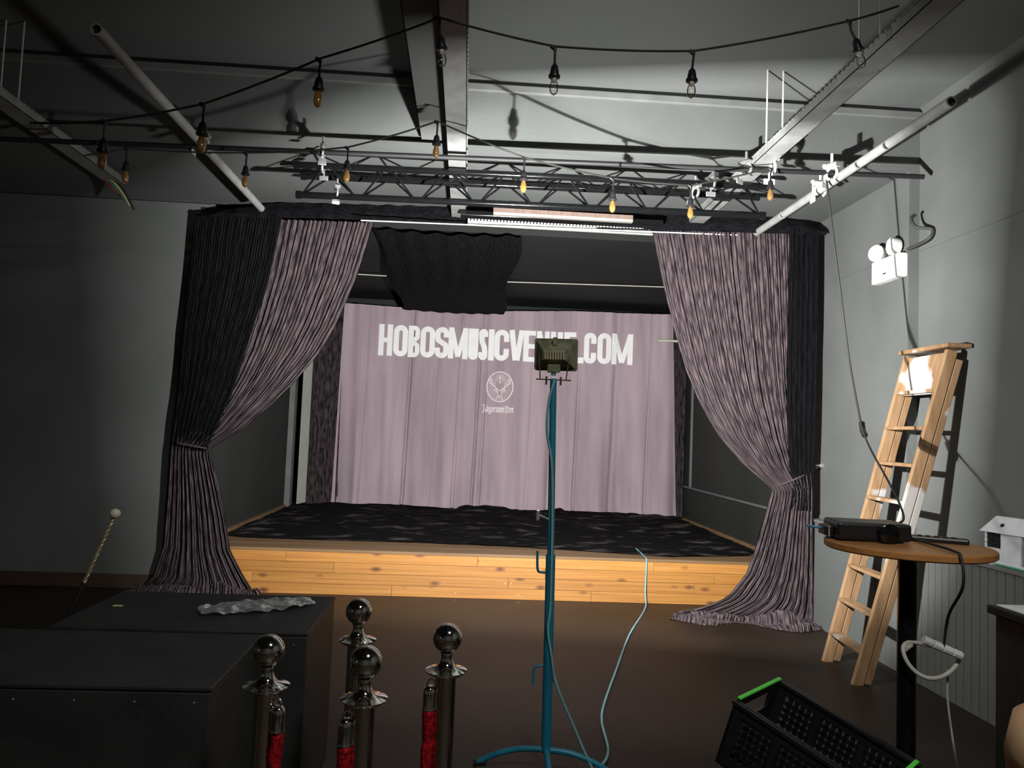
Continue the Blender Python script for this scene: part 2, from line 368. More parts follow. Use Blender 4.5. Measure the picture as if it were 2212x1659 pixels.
tag(drape('side_drape', 'velvetdark', RcB, RcR, 3.53, 1.0, 18, 4.0, dy=-.06, amp=.007, nu=160, nv=60), 'narrow plain black velvet drape beside the stage curtain, under the emergency light side', 'drape', 'black side drapes')
# pelmet of black velvet thrown over the front bar
HT = [(-2.56,3.51),(-2.1,3.6),(-1.8,3.645),(0,3.65),(2.3,3.65),(2.8,3.64),(3.0,3.61),(3.2,3.55)]
HB = [(-2.56,3.47),(-1.5,3.49),(1.6,3.475),(3.2,3.48)]
def pel(u, v):
    x = -2.55 + 5.74*u; zt = interp(HT, x); zb = interp(HB, x)
    z = zt + (zb-zt)*v; y = YC(x) - .02 - .06*math.sin(PI*.5*v) + .008*math.sin(u*180) + .012*nz(u*40, v*3)
    return (x, y, z + (.012*nz(u*60, 1) if v < .2 else 0))
tag(MB().grid(pel, 260, 10).build('pelmet', 'velvetdark', smooth=180), 'black velvet pelmet hung over the bar above the stage opening', 'pelmet')
# tie-backs
def tie(pts, r, label):
    o = MB().tube(smooth_path(pts), r, 8).build('curtain_tie', 'velvet', smooth=180); return tag(o, label, 'curtain tie', 'curtain tie backs')
tie([(-2.34, 7.36, 1.33), (-2.45, 7.34, 1.35), (-2.6, 7.37, 1.37), (-2.64, 7.5, 1.38), (-2.64, 7.61, 1.38)], .007, 'thin tie around the stage curtain behind the black cabinets')
rt = tie([(2.76, 6.93, 1.19), (2.9, 6.87, 1.25), (3.05, 6.87, 1.32), (3.14, 6.9, 1.37), (3.2, 6.95, 1.39), (3.235, 6.97, 1.4)], .010, 'thin velvet tie hooked to the wall around the curtain beside the ladder')
MB().lathe([(.02, 0), (.02, .02), (.008, .03), (.008, .06)], 12, Matrix.Translation((3.24, 6.95, 1.4)) @ Matrix.Rotation(-PI/2, 4, 'Y')).build('wall_hook', 'zinc', rt)

# backdrop with printed lettering
YBK = 11.3
def bfold(x, z):
    t = min(1, max(0, (3.35-z)/2.8))
    k = .35 + .65*t
    f = .022*math.sin(6.1*x+.4*nz(x, z*.3)) + .013*math.sin(14.3*x + 1.1 + .5*nz(x*2, z*.4, 4)) + .006*math.sin(31*x + .8*z)
    for cx, a, wv in ((-.82,.05,.018),(-.1,.03,.02),(.17,.05,.015),(.27,.04,.014),(1.62,.035,.016),(2.66,.03,.014),(-1.45,.02,.03),(-.45,.018,.03),(.95,.02,.03),(1.25,.02,.03),(2.15,.02,.03)):
        f += a*math.exp(-((x-cx-.02*(z-2))/wv)**2)
    top = .006*math.sin(45*x + 3*nz(x*3, 0))*math.exp(-((z-3.35)/.35)**2)
    return YBK + 1.7*k*f + top + .02*nz(x*1.6, z*1.1, 9)*t
def bk(u, v):
    zt = 3.335 + .06*u - .05*math.sin(PI*min(1, u*1.5))*(u < .67); zb = .485 + .012*math.sin(u*11)
    xl = -1.79 - .045*v; xr = 2.98 + .13*v
    x = xl + (xr-xl)*u; z = zt + (zb-zt)*v
    return (x, bfold(x, z) - .05*max(0, v-.95)/.05*.5, z)
backdrop = tag(MB().grid(bk, 420, 60).build('backdrop_curtain', 'backdrop', smooth=180), 'mauve grey backdrop curtain printed with a white web address and stag emblem', 'curtain')

def bnear(x, z): return min(bfold(x+k*.008, z) for k in range(-5, 6)) - .008
class Strip(MB):
    def stroke(s, pts, t, closed=False, t2=None):
        raw = [Vector((p[0], p[1])) for p in pts]; pts = []
        for p in raw:
            if not pts or (p-pts[-1]).length > 1e-4: pts.append(p)
        if closed and (pts[0]-pts[-1]).length < 1e-4: pts.pop()
        k = len(pts); base = len(s.v)
        for i in range(k):
            a = pts[i-1] if (closed or i > 0) else None; b = pts[i]; c = pts[(i+1) % k] if (closed or i < k-1) else None
            d1 = (b-a).normalized() if a is not None else None; d2 = (c-b).normalized() if c is not None else None
            if d1 is None: d1 = d2
            if d2 is None: d2 = d1
            n1 = Vector((-d1.y, d1.x)); n2 = Vector((-d2.y, d2.x)); mm = n1+n2
            mm = mm.normalized() if mm.length > 1e-4 else n1
            q = min(1.6, 1/max(.3, mm.dot(n1)))
            tt = t if t2 is None else t + (t2-t)*i/(k-1)
            for sg in (1, -1):
                p = b + mm*q*tt*.5*sg; s.v.append((p.x, bnear(p.x, p.y), p.y))
        for i in range(k if closed else k-1):
            j = (i+1) % k; s.f.append((base+2*i, base+2*i+1, base+2*j+1, base+2*j))
        return s
    def seg(s, a, b, t, n=6):
        a = Vector(a); b = Vector(b); return s.stroke([a+(b-a)*i/n for i in range(n+1)], t)
def arc(cx, cz, rx, rz, a0, a1, n=8):
    return [(cx+rx*math.cos(math.radians(a0+(a1-a0)*i/n)), cz+rz*math.sin(math.radians(a0+(a1-a0)*i/n))) for i in range(n+1)]
LH = .45; U = 3.675/1890
def glyph(ch, xl, xr, zb):
    s = Strip(); zt = zb+LH; wd = xr-xl; t = .076; h = t/2; r = min(wd*.5-h, .075)
    def ring():
        a, b, c, d = xl+h, xr-h, zb+h, zt-h
        return arc(b-r, d-r, r, r, 0, 90) + arc(a+r, d-r, r, r, 90, 180) + [(a, d-r-(d-c-2*r)*i/5) for i in range(1, 5)] + arc(a+r, c+r, r, r, 180, 270) + arc(b-r, c+r, r, r, 270, 360) + [(b, c+r+(d-c-2*r)*i/5) for i in range(1, 5)]
    m = (zb+zt)/2
    if ch == 'H': s.seg((xl+h, zb), (xl+h, zt), t); s.seg((xr-h, zb), (xr-h, zt), t); s.seg((xl, m), (xr, m), t*.85)
    elif ch == 'O': s.stroke(ring(), t, True)
    elif ch == 'B':
        s.seg((xl+h, zb), (xl+h, zt), t)
        for lo, hi in ((zb, m), (m, zt)):
            q = t*.8/2
            s.stroke([(xl, hi-q), (xr-h-r, hi-q)] + arc(xr-h-r, hi-q-r, r, r, 90, 0, 5) + arc(xr-h-r, lo+q+r, r, r, 0, -90, 5) + [(xl, lo+q)], t*.85)
    elif ch == 'S':
        a, b = xl+h, xr-h; rr = (b-a)/2; cx = (a+b)/2
        s.stroke([(b, zt-h-rr-.05)] + arc(cx, zt-h-rr, rr, rr, 0, 180) + [(a, zt-h-rr-.04), (a+.01, m+.035), (b-.01, m-.035), (b, zb+h+rr+.04)] + arc(cx, zb+h+rr, rr, rr, 0, -180) + [(a, zb+h+rr+.05)], t)
    elif ch == 'M':
        s.seg((xl+h, zb), (xl+h, zt), t); s.seg((xr-h, zb), (xr-h, zt), t); c = (xl+xr)/2
        s.seg((xl+h*1.1, zt-.02), (c, zb+.03), t*.9); s.seg((xr-h*1.1, zt-.02), (c, zb+.03), t*.9)
    elif ch == 'N':
        s.seg((xl+h, zb), (xl+h, zt), t*.9); s.seg((xr-h, zb), (xr-h, zt), t*.9); s.seg((xl+h, zt-.02), (xr-h, zb+.02), t*.85)
    elif ch == 'U':
        a, b, c = xl+h, xr-h, zb+h
        s.stroke([(a, zt), (a, zt-.1), (a, zt-.2)] + arc(a+r, c+r, r, r, 180, 270) + arc(b-r, c+r, r, r, 270, 360) + [(b, zt-.2), (b, zt-.1), (b, zt)], t)
    elif ch == 'I': s.seg(((xl+xr)/2, zb), ((xl+xr)/2, zt), t*1.1)
    elif ch == 'C':
        a, b, c, d = xl+h, xr-h, zb+h, zt-h
        s.stroke([(b, d-r-.07)] + arc(b-r, d-r, r, r, 0, 90) + arc(a+r, d-r, r, r, 90, 180) + [(a, m+.06), (a, m-.06)] + arc(a+r, c+r, r, r, 180, 270) + arc(b-r, c+r, r, r, 270, 360) + [(b, c+r+.07)], t)
    elif ch == 'V': c = (xl+xr)/2; s.seg((xl+h, zt), (c-.012, zb+.01), t); s.seg((xr-h, zt), (c+.012, zb+.01), t)
    elif ch == 'E':
        s.seg((xl+h, zb), (xl+h, zt), t)
        for z in (zb+h*.9, m, zt-h*.9): s.seg((xl, z), (xr, z), t*.9)
    elif ch == '.': s.seg(((xl+xr)/2, zb), ((xl+xr)/2, zb+.085), .085, 2)
    return s
POS = [('H',140,242),('O',249,352),('B',355,442),('O',445,552),('S',552,655),('M',652,796),('U',799,872),('S',876,942),('I',944,994),('C',992,1100),('V',1098,1212),('E',1207,1298),('N',1304,1402),('U',1410,1502),('E',1511,1600),('.',1615,1660),('C',1660,1752),('O',1760,1866),('M',1870,2030)]
for ch, a, b in POS:
    xl = -1.276 + (a-140)*U; xr = -1.276 + (b-140)*U; zb = 2.602 + .03*(a-140)/1890 - .012*math.sin(PI*(a-140)/1890)
    glyph(ch, xl, xr, zb).build('letter', 'print', backdrop)
# round stag emblem and small blackletter word beneath
EX, EZ = .483, 2.228; e = Strip()
e.stroke(arc(EX, EZ, .186, .214, 0, 360, 40)[:-1], .014, True)
for k in range(0, 360, 12):                                         # rays
    a = math.radians(k); c, s_ = math.cos(a), math.sin(a)
    r0 = .62 if 200 < k < 340 else .45
    if 205 < k < 250 or 290 < k < 335 or k <= 204 or k >= 336:
        e.seg((EX+.186*r0*c, EZ+.02+.195*r0*s_), (EX+.17*c, EZ+.2*s_), .0035, 2)
for k in range(0, 360, 20):
    a = math.radians(k); e.seg((EX+.03*math.cos(a), EZ+.115+.03*math.sin(a)), (EX+.075*math.cos(a), EZ+.115+.07*math.sin(a)), .003, 1)
e.seg((EX, EZ+.045), (EX, EZ+.165), .008, 2); e.seg((EX-.025, EZ+.125), (EX+.025, EZ+.125), .008, 2)
for sg in (-1, 1):
    e.stroke([(EX+sg*q[0], EZ+q[1]) for q in ((.03,-.04),(.075,-.005),(.115,.03),(.135,.075),(.125,.125))], .014, t2=.007)
    for q in (((.07,-.01),(.065,.04),(.07,.06)), ((.105,.02),(.095,.065),(.1,.085)), ((.118,.035),(.155,.06),(.16,.085)), ((.132,.07),(.115,.1),(.118,.118)), ((.134,.09),(.15,.11),(.152,.125))):
        e.stroke([(EX+sg*a, EZ+b) for a, b in q], .009, t2=.004)
    e.stroke([(EX+sg*a, EZ+b) for a, b in ((.035,-.05),(.075,-.035),(.085,-.05),(.05,-.075))], .009)              # ear
    e.stroke([(EX+sg*a, EZ+b) for a, b in ((.04,-.05),(.036,-.085),(.02,-.125),(.012,-.14))], .008)               # cheek
    e.stroke([(EX+sg*a, EZ+b) for a, b in ((.03,-.13),(.045,-.165),(.055,-.19))], .008)                           # neck
    e.seg((EX+sg*.022, EZ-.075), (EX+sg*.034, EZ-.07), .008, 1)
    for q in (.012, .026, .04): e.seg((EX+sg*q, EZ-.15), (EX+sg*q*1.15, EZ-.195), .004, 1)
e.seg((EX-.016, EZ-.14), (EX+.016, EZ-.14), .012, 1); e.stroke([(EX-.03,EZ-.045),(EX,EZ-.06),(EX+.03,EZ-.045)], .009)
e.build('emblem', 'printthin', backdrop)
b = Strip()
def bl(ch, x, zb, xh):                                              # upright blackletter strokes
    t = .0125; d = .012; zt = zb+xh
    def stem(xx, z0=zb, z1=zt): b.stroke([(xx-d*.6, z0+d*.9), (xx, z0), (xx, z0+.004), (xx, z1-.004), (xx, z1), (xx-d*.6, z1-d*.9)], t)
    if ch in 'Jj': b.stroke([(x-.012, zb-.012), (x+.008, zb-.004), (x+.014, zb+.03), (x+.014, zt+.03), (x-.006, zt+.036)], t); return .036
    if ch == 'i': stem(x+.008); b.seg((x+.006, zt+.014), (x+.014, zt+.024), t, 1); return .024
    if ch == 'a': stem(x+.008, zb, zb+xh*.6); stem(x+.03); b.seg((x+.006, zt-.006), (x+.03, zt-.002), t*.7, 1); b.seg((x+.0, zt+.02), (x+.008, zt+.024), t*.7, 1); b.seg((x+.022, zt+.02), (x+.03, zt+.024), t*.7, 1); return .044
    if ch == 'g': stem(x+.008); b.stroke([(x+.03, zt), (x+.03, zb-.014), (x+.012, zb-.026), (x, zb-.018)], t); b.seg((x+.006, zt-.002), (x+.03, zt-.004), t*.7, 1); b.seg((x+.006, zb+.004), (x+.03, zb+.004), t*.7, 1); return .046
    if ch == 'e': stem(x+.008); b.stroke([(x+.006, zt-.002), (x+.026, zt-.006), (x+.024, zt-.026), (x+.01, zb+xh*.45)], t*.8); b.seg((x+.008, zb+.003), (x+.026, zb+.01), t*.8, 1); return .036
    if ch == 'r': stem(x+.008); b.seg((x+.008, zt-.014), (x+.026, zt-.002), t, 1); return .032
    if ch == 'm': [stem(x+.008+k*.02) for k in range(3)]; b.seg((x+.008, zt-.004), (x+.048, zt-.004), t*.5, 1); return .063
    if ch == 's': b.stroke([(x+.018, zb-.02), (x+.012, zt+.016), (x+.03, zt+.026)], t); return .03
    if ch == 't': stem(x+.01, zb, zt+.02); b.seg((x-.004, zt), (x+.026, zt), t*.7, 1); return .03
    return .03
x = .252
for ch in 'Jägermeister'.replace('ä', 'a'): x += bl(ch, x, 1.862, .066)*1.0
b.build('small_lettering', 'printthin', backdrop)

def leg(u0, u1, label, seed):
    def fn(u, v):
        x = u0 + (u1-u0)*u; z = 3.42 + (.45-3.42)*v
        return (x, 11.36 + .02*math.sin(u*38 + seed) + .012*math.sin(u*95) + .015*nz(u*5, z*2, seed), z)
    return tag(MB().grid(fn, 60, 60).build('masking_drape', 'velvetback', smooth=180), label, 'drape', 'black masking drapes beside the backdrop')
leg(-2.19, -1.74, 'wide black velvet masking drape next to the pale upright board beside the backdrop', 1)
leg(2.93, 3.215, 'narrow black velvet masking drape beside the backdrop on the ladder side', 6)
# velvet cloth under the stage ceiling
def ceilcloth(u, v):
    x = -.95 + 1.42*u; y = 7.46 + 3.7*v
    sag = .05 + .21*v + .02*math.sin(PI*u)
    return (x + .04*math.sin(v*9), y, HS - sag - .012*math.sin(u*40+2*nz(v*3, u))*(1-.5*v))
tag(MB().grid(ceilcloth, 80, 60).build('ceiling_cloth', 'velvetdark', smooth=180), 'black velvet cloth slung under the stage ceiling', 'drape')
# crumpled cloth on the stage floor
CF = [(-2.42,8.25),(-2.2,8.15),(-1.6,8.11),(-.44,8.15),(.4,8.08),(.98,8.0),(2.07,7.72),(2.6,7.85),(2.95,7.95),(3.15,8.3)]
def floorcloth(u, v):
    x = -2.4 + 5.55*u; yf = interp(CF, x) + .02*nz(x*5, 0); y = yf + (11.5-yf)*v
    xs = -2.4 + 5.55*u
    h = .028 + .045*(nz(x*1.1, y*4.2, 2)+.25) + .035*nz(x*2.4, y*9, 5) + .018*nz(x*6, y*16, 7)
    h = max(.006, h) * min(1, .25 + v*14) * (1.0 + 1.2*max(0, v-.8)/.2*.5)
    side = min(1, (1-abs(2*u-1))*14)
    return (xs, y, .4225 + max(.004, h*(.3+.7*side)))
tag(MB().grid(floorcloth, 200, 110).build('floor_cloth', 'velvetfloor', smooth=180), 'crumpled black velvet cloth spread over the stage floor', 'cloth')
tag(MB().tube([(-2.47, 9.4, 3.40), (0, 9.4, 3.385), (3.23, 9.4, 3.445)], .006, 6).build('wire', 'whitecable'), 'thin white wire stretched across the stage below its ceiling', 'wire')

# ------------------------------------------------------------------ overhead: trays, pipes, truss
def tray(name, xa, xb, y0, y1, z, label, h=.055, m='traygrey', rods=()):
    t = thing(name, label, 'cable tray', ((xa+xb)/2, y0, z), 0, 'cable trays under the ceiling')
    ww = (xb-xa)/2; L = y1-y0
    MB().box(-ww, ww, 0, L, 0, .004).box(-ww, -ww+.004, 0, L, 0, h).box(ww-.004, ww, 0, L, 0, h).build('channel', m, t)
    lip = MB()
    k = .03
    while k < L-.05:                                                 # slotted rolled lips
        lip.box(-ww-.006, -ww+.012, k, k+.035, h-.004, h+.004); lip.box(ww-.012, ww+.006, k, k+.035, h-.004, h+.004); k += .05
    lip.build('slotted_lip', m, t)['kind'] = 'stuff'
    for yy in rods:
        for xx in (-ww+.012, ww-.012): MB().tube([(xx, yy-y0, .0), (xx, yy-y0, (HC if yy < YB else HL)-z)], .006, 6).build('hanging_rod', 'whitemetal', t)
    return t
tray('cable_tray', -.205, -.07, 1.0, 7.3, 3.545, 'grey slotted cable tray running up the middle of the ceiling')
tray('cable_tray', 1.965, 2.10, 1.0, 7.02, 3.56, 'grey slotted cable tray hung on pairs of rods above the ladder side', rods=(2.6, 3.9, 5.17))
tl = tray('cable_tray', -3.12, -2.98, 2.0, 6.8, 3.56, 'dark cable tray spilling loose coloured wires from its end', rods=(3.9, 5.2))
for i, mm in enumerate(('red', 'greencable', 'yellow', 'cablegrey')):
    MB().tube(smooth_path([(-.04+.025*i, 3.6, .03), (-.03+.02*i, 4.5, .015), (-.05+.03*i, 4.82, -.02), (-.02+.03*i, 4.95+.02*i, -.06-.03*i)]), .009, 6).build('loose_wire', mm, tl)
tag(MB().box(-.40, -.212, 1.0, YB-.04, 3.66, 3.665).box(-.40, -.395, 1.0, YB-.04, 3.66, 3.74).box(-.217, -.212, 1.0, YB-.04, 3.66, 3.74).build('ceiling_duct', 'ceil'), 'wide flat grey duct alongside the middle cable tray', 'duct')
def pipe(x, y0, y1, z, label, r=.03, joints=()):
    t = thing('scaffold_pipe', label, 'pipe', (x, y0, z), 0, 'pale pipes running toward the stage')
    n = 20
    ys = [0] + [j-y0 for j in joints] + [y1-y0]
    for a, b2 in zip(ys, ys[1:]):
        mb = MB(); v0 = len(mb.v)
        a2 = a + (.016 if a > 0 else 0); b3 = b2 - (.016 if b2 < y1-y0 else 0)
        for yv, rr in ((a2, r*.72), (a2, r), (b3, r), (b3, r*.72)):
            for j in range(n): q = 2*PI*j/n; mb.v.append((rr*math.cos(q), yv, rr*math.sin(q)))
        for i in range(3):
            for j in range(n): mb.f.append((i*n+j, i*n+(j+1) % n, (i+1)*n+(j+1) % n, (i+1)*n+j))
        mb.build('pipe_length', 'pipegrey', t, smooth=40)
    MB().tube([(0, .03, 0), (0, y1-y0-.02, 0)], r*.72, 14).build('inner_sleeve', 'blackmatte', t, smooth=40)
    return t
pr = pipe(2.59, 4.07, 6.98, 3.5, 'pale grey jointed pipe above the emergency light, with clamps on it', .031, (4.72, 5.08, 6.35))
pl = pipe(-1.9, 3.9, 7.07, 3.5, 'pale grey pipe reaching over the curtain behind the black cabinets', .031, (5.6,))
tag(MB().tube([(-5.95, 5.42, 3.38), (3.23, 5.40, 3.55)], .018, 14).build('black_bar', 'blackmatte', smooth=40), 'long black lighting bar running wall to wall under the bulkhead', 'bar')

# triangular truss
truss = thing('lighting_truss', 'gloss black triangular lighting truss above the stage opening', 'truss', (.45, 5.88, 3.42))
TA, TB, TC = (-.13, .085), (.13, .085), (0, -.10)
x0, x1 = -1.76, 1.78; sl = .012
for yy, zz in (TA, TB, TC): MB().tube([(x0, yy, zz+x0*sl), (x1, yy, zz+x1*sl)], .025, 14).build('chord', 'blackmetal', truss, smooth=40)
N = 16; stp = (x1-x0)/N
for (p, q) in ((TA, TC), (TB, TC), (TA, TB)):
    for i in range(N):
        a, b2 = (p, q) if i % 2 else (q, p)
        xa = x0+i*stp+.02; xb = x0+(i+1)*stp-.02
        MB().tube([(xa, a[0], a[1]+xa*sl), (xb, b2[0], b2[1]+xb*sl)], .008, 6).build('lattice_rod', 'blackmetal', truss, smooth=40)
for xx, yy, zz in ((x0, -.13, .085), (x0, .13, .085), (x0, 0, -.1), (x1, -.13, .085), (x1, .13, .085), (x1, 0, -.1)):
    MB().tube([(xx-.02, yy, zz+xx*sl), (xx+.02, yy, zz+xx*sl)], .03, 14).build('end_sleeve', 'blackmetal', truss, smooth=40)

def clamp(loc, rz, label, m='zinc', s=1.0, tilt=0):
    t = thing('pipe_clamp', label, 'clamp', loc, rz, 'pipe clamps on the overhead bars', rot=(tilt, 0, rz))
    ring = MB()
    ring.tube([(0, .034*s*math.cos(a), .034*s*math.sin(a)) for a in [math.radians(k) for k in range(-60, 241, 20)]], [.009*s]*16, 8)
    ring.box(-.02*s, .02*s, -.04*s, .04*s, .03*s, .05*s)
    ring.build('jaw', m, t, smooth=50)
    MB().tube([(0, .045*s, -.045*s), (0, .045*s, .06*s)], .006*s, 8).lathe([(.013*s, .045*s), (.013*s, .06*s)], 6, Matrix.Translation((0, .045*s, 0))).build('bolt', m, t)
    MB().box(-.03*s, .03*s, .04*s, .05*s, -.075*s, -.045*s).build('wing_nut', m, t, bevel=.004); MB().tube([(0, 0, .05*s), (0, 0, .11*s)], .008*s, 8).build('spigot', m, t)
    return t
clamp((2.10, 5.36, 3.535), 0, 'bright white clamp where the rod hung cable tray meets the truss', 'whiteplastic', 1.35)
clamp((1.93, 5.42, 3.53), .6, 'bright zinc clamp on the black bar just before the white tray clamp', 'zinc', 1.2)
clamp((2.53, 5.36, 3.52), .5, 'pale painted clamp standing on top of the jointed pipe', 'whitemetal', 1.3)
clamp((2.585, 5.66, 3.49), PI/2, 'pale painted clamp wrapped round the jointed pipe, cable hanging beside it', 'whitemetal', 1.25)
clamp((-1.06, 5.41, 3.47), .2, 'zinc clamp on the black bar above the cabinet side end of the truss', 'zinc', 1.0)
clamp((-1.12, 5.76, 3.48), 0, 'zinc clamp on the front chord at the cabinet side end of the truss', 'zinc', 1.1)
clamp((-1.03, 5.88, 3.33), .3, 'lowest zinc clamp hanging at the cabinet side end of the truss', 'zinc', 1.0)
clamp((1.80, 5.76, 3.54), 0, 'zinc clamp on the front chord at the ladder side end of the truss', 'zinc', 1.25)
clamp((1.66, 5.75, 3.45), .4, 'zinc clamp low on the ladder side end of the truss', 'zinc', 1.15)
clamp((-1.88, 5.42, 3.49), PI/2, 'dull painted clamp joining the pale pipe to the black bar over the cabinets', 'pipegrey', 1.2)

# festoon lights
SOCK = MB().lathe([(.007, 0), (.009, -.005), (.016, -.012), (.021, -.04), (.0215, -.052), (.028, -.056), (.028, -.066), (.02, -.069)], 14).mesh('socket', 'blackplastic', 45)
BULB = MB().lathe([(.011, 0), (.0135, -.012), (.018, -.03), (.021, -.047), (.0195, -.062), (.013, -.076), (.004, -.082)], 16).mesh('bulb', 'amber', 180)
CLEAR = BULB.copy(); CLEAR.materials[0] = M['clearbulb']; STEM = MB().lathe([(.012, 0), (.013, -.012), (.008, -.022), (.002, -.026)], 10).mesh('glass_stem', 'whiteplastic', 60)
FIL = MB().tube([(0, 0, 0), (.004, 0, -.02), (.007, .002, -.05), (0, .005, -.056), (-.007, 0, -.05), (-.004, 0, -.02), (0, 0, 0)], .0012, 5).mesh('filament', 'filament')
def festoon(label, nodes, hooks, extra=()):
    t = thing('festoon_lights', label, 'string lights', nodes[0], 0, 'strings of filament bulbs')
    base = Vector(nodes[0])
    pts = [Vector(p)-base for p in nodes]; path = []
    for a, b2 in zip(pts, pts[1:]):
        L = (b2-a).length
        for i in range(8): u = i/8; path.append(a.lerp(b2, u) - Vector((0, 0, .05*L*u*(1-u))))
    path.append(pts[-1])
    MB().tube(path, .006, 6).build('cable', 'cablegrey', t, smooth=60)
    for h, tl_, clear in hooks:
        p = Vector(h)-base
        s0 = inst('socket', SOCK, t, p - Vector((0, 0, .085)) + Vector((tl_*.09, 0, 0)), (0, -tl_, random.random()*3))
        inst('bulb', CLEAR if clear else BULB, s0, (0, 0, -.067)); inst('glass_stem', STEM, s0, (0, 0, -.067)) if clear else inst('filament', FIL, s0, (0, 0, -.075))
        MB().tube(smooth_path([p + Vector((-.02, 0, .0)), p + Vector((0, 0, -.015)), p + Vector((tl_*.02, 0, -.05)), p - Vector((0, 0, .088)) + Vector((tl_*.09, 0, 0))], 3), [.01]*4+[.006]*6, 7).build('drop_lead', 'blackplastic', t, smooth=60)
    return t
s1 = [(-2.15,3.85,2.99),(-1.755,3.75,2.985),(-1.28,3.68,3.07),(-.744,3.62,3.295),(-.199,3.6,3.52),(.349,3.6,3.42),(1.013,3.6,3.444),(1.778,3.6,3.648),(2.02,3.6,3.74)]
festoon('nearer string of amber bulbs drooping across the top of the picture', s1, [((-1.755,3.75,2.985), 0, 0), ((-1.28,3.68,3.07), 0, 0), ((-.744,3.62,3.295), 0, 0), ((-.199,3.6,3.52), .1, 1), ((.349,3.6,3.42), .02, 1), ((1.013,3.6,3.444), -.05, 1), ((1.778,3.6,3.648), .3, 1)])
def S2(x, z, y): k = y/5.1; return (x*k, y, 1.6+(z-1.6)*k)
s2 = [S2(-2.5,3.25,5.2), S2(-2.237,3.314,5.25), S2(-1.484,3.33,5.25), S2(-.837,3.407,5.1), S2(-.264,3.617,4.85), S2(.319,3.41,5.0), S2(.917,3.305,5.15), S2(1.443,3.289,5.25), S2(1.985,3.44,5.3)]
festoon('further string of amber bulbs looped in front of the lighting truss', s2, [(p, 0, 0) for p in s2[1:]])

# strip light, curtain rail, wire
st = thing('strip_light', 'strip light with brown grille hanging behind the truss', 'strip light', (.785, 6.78, 3.5))
MB().tube([(-.9, .06, -.015), (.9, .06, .0)], .03, 12).build('black_tube', 'blackmetal', st, smooth=40)
MB().box(-.615, .615, -.03, .03, .0, .035).build('housing', 'brownstrip', st)
MB().box(-.615, .615, -.035, .02, -.026, -.001).build('diffuser', 'lightbox', st, bevel=.004)
cr = thing('curtain_rail', 'slotted white metal curtain rail across the top of the stage opening', 'rail', (.2, 7.02, 3.45))
MB().box(-.25, 1.44, -.02, .02, -.012, -.004).box(-.25, 1.44, .016, .02, -.012, .035).build('angle', 'whitemetal', cr)
sl_ = MB()
for i in range(56): sl_.box(-.25+i*.03, -.25+i*.03+.02, -.024, .016, .036, .042)
sl_.build('slotted_flange', 'whitemetal', cr)['kind'] = 'stuff'
MB().tube([(-1.2, -.03, -.03), (-.2, -.03, -.016), (1.4, -.03, .012), (2.5, -.03, .03)], .006, 6).build('cord', 'whiteplastic', cr)

# ------------------------------------------------------------------ work light on its blue stand
ls = thing('work_light', 'olive floodlight on a tall blue tubular stand facing the stage', 'work light', (.445, 3.777, 0))
MB().tube([(.004, 0, .10), (-.008, 0, 1.02)], .023, 16).build('lower_pole', 'bluepaint', ls, smooth=40)
MB().tube([(-.008, 0, 1.0), (-.026, 0, 1.86)], .0165, 14).build('upper_pole', 'bluepaint', ls, smooth=40)
for a, L in ((168, .33), (-9, .33), (270, .3)):
    c, s_ = math.cos(math.radians(a)), math.sin(math.radians(a))
    MB().tube(smooth_path([(.004, 0, .112), (c*L*.35, s_*L*.35, .105), (c*L*.7, s_*L*.7, .07), (c*L, s_*L, .016)]), .014, 10).build('foot', 'bluepaint', ls, smooth=60)
    MB().tube([(c*(L-.05), s_*(L-.05), .026), (c*(L+.01), s_*(L+.01), .016)], .016, 10).build('foot_cap', 'blackmatte', ls)
MB().tube([(-.008, -.005, 1.21-.03), (-.07, -.01, 1.205)], .006, 8).box(-.085, -.07, -.02, .0, 1.18, 1.23).build('thumb_screw', 'zinc', ls, bevel=.003)
MB().tube(smooth_path([(.0, 0, .935), (-.05, 0, .935), (-.068, 0, .95), (-.072, 0, 1.035)]), .006, 8).build('cable_hook', 'bluepaint', ls, smooth=60)
MB().tube(smooth_path([(.0, 0, .503), (-.05, 0, .497), (-.066, 0, .48), (-.07, 0, .41)]), .006, 8).build('cable_hook', 'bluepaint', ls, smooth=60)
MB().box(-.11, .06, -.004, .004, 1.852, 1.858).build('cross_bar', 'rust', ls)
for xx in (-.06, .01): MB().tube([(xx, 0, 1.83), (xx, 0, 1.87)], .005, 6).build('bolt', 'rust', ls)
MB().tube([(-.09, 0, 1.855), (-.098, 0, 1.95), (-.098, .03, 1.98)], .003, 6).build('yoke_arm', 'rust', ls); MB().tube([(.035, 0, 1.855), (.045, 0, 1.95), (.045, .03, 1.98)], .003, 6).build('yoke_arm', 'rust', ls)
MB().tube(smooth_path([(-.02, -.018, 1.86), (-.045, -.02, 1.755), (-.05, -.02, 1.61), (-.022, -.02, 1.455), (-.01, -.026, 1.2), (-.004, -.028, .8), (-.012, -.03, .67), (.01, -.03, .55), (.03, -.02, .43)]), .0065, 8).build('power_lead', 'bluecable', ls, smooth=60)
HM = Matrix.Translation(LAMP_POS - Vector(ls.location)) @ Matrix.Rotation(LAMP_YAW, 4, 'Z') @ Matrix.Rotation(LAMP_PITCH, 4, 'X')
def hp(x, y, z): return HM @ Vector((x, y, z))
fw, fh, bw, bhh, dp = .102, .074, .056, .024, .085
hs = MB()
F = [(-fw, dp, -fh), (fw, dp, -fh), (fw, dp, fh), (-fw, dp, fh)]; B = [(-bw, 0, -bhh), (bw, 0, -bhh), (bw, 0, bhh), (-bw, 0, bhh)]
Fi = [(x*.94, y, z*.93) for x, y, z in F]; Bi = [(x*.9, .008, z*.85) for x, y, z in B]
P = [hp(*q) for q in F+B+Fi+Bi]; hs.v = [tuple(p) for p in P]
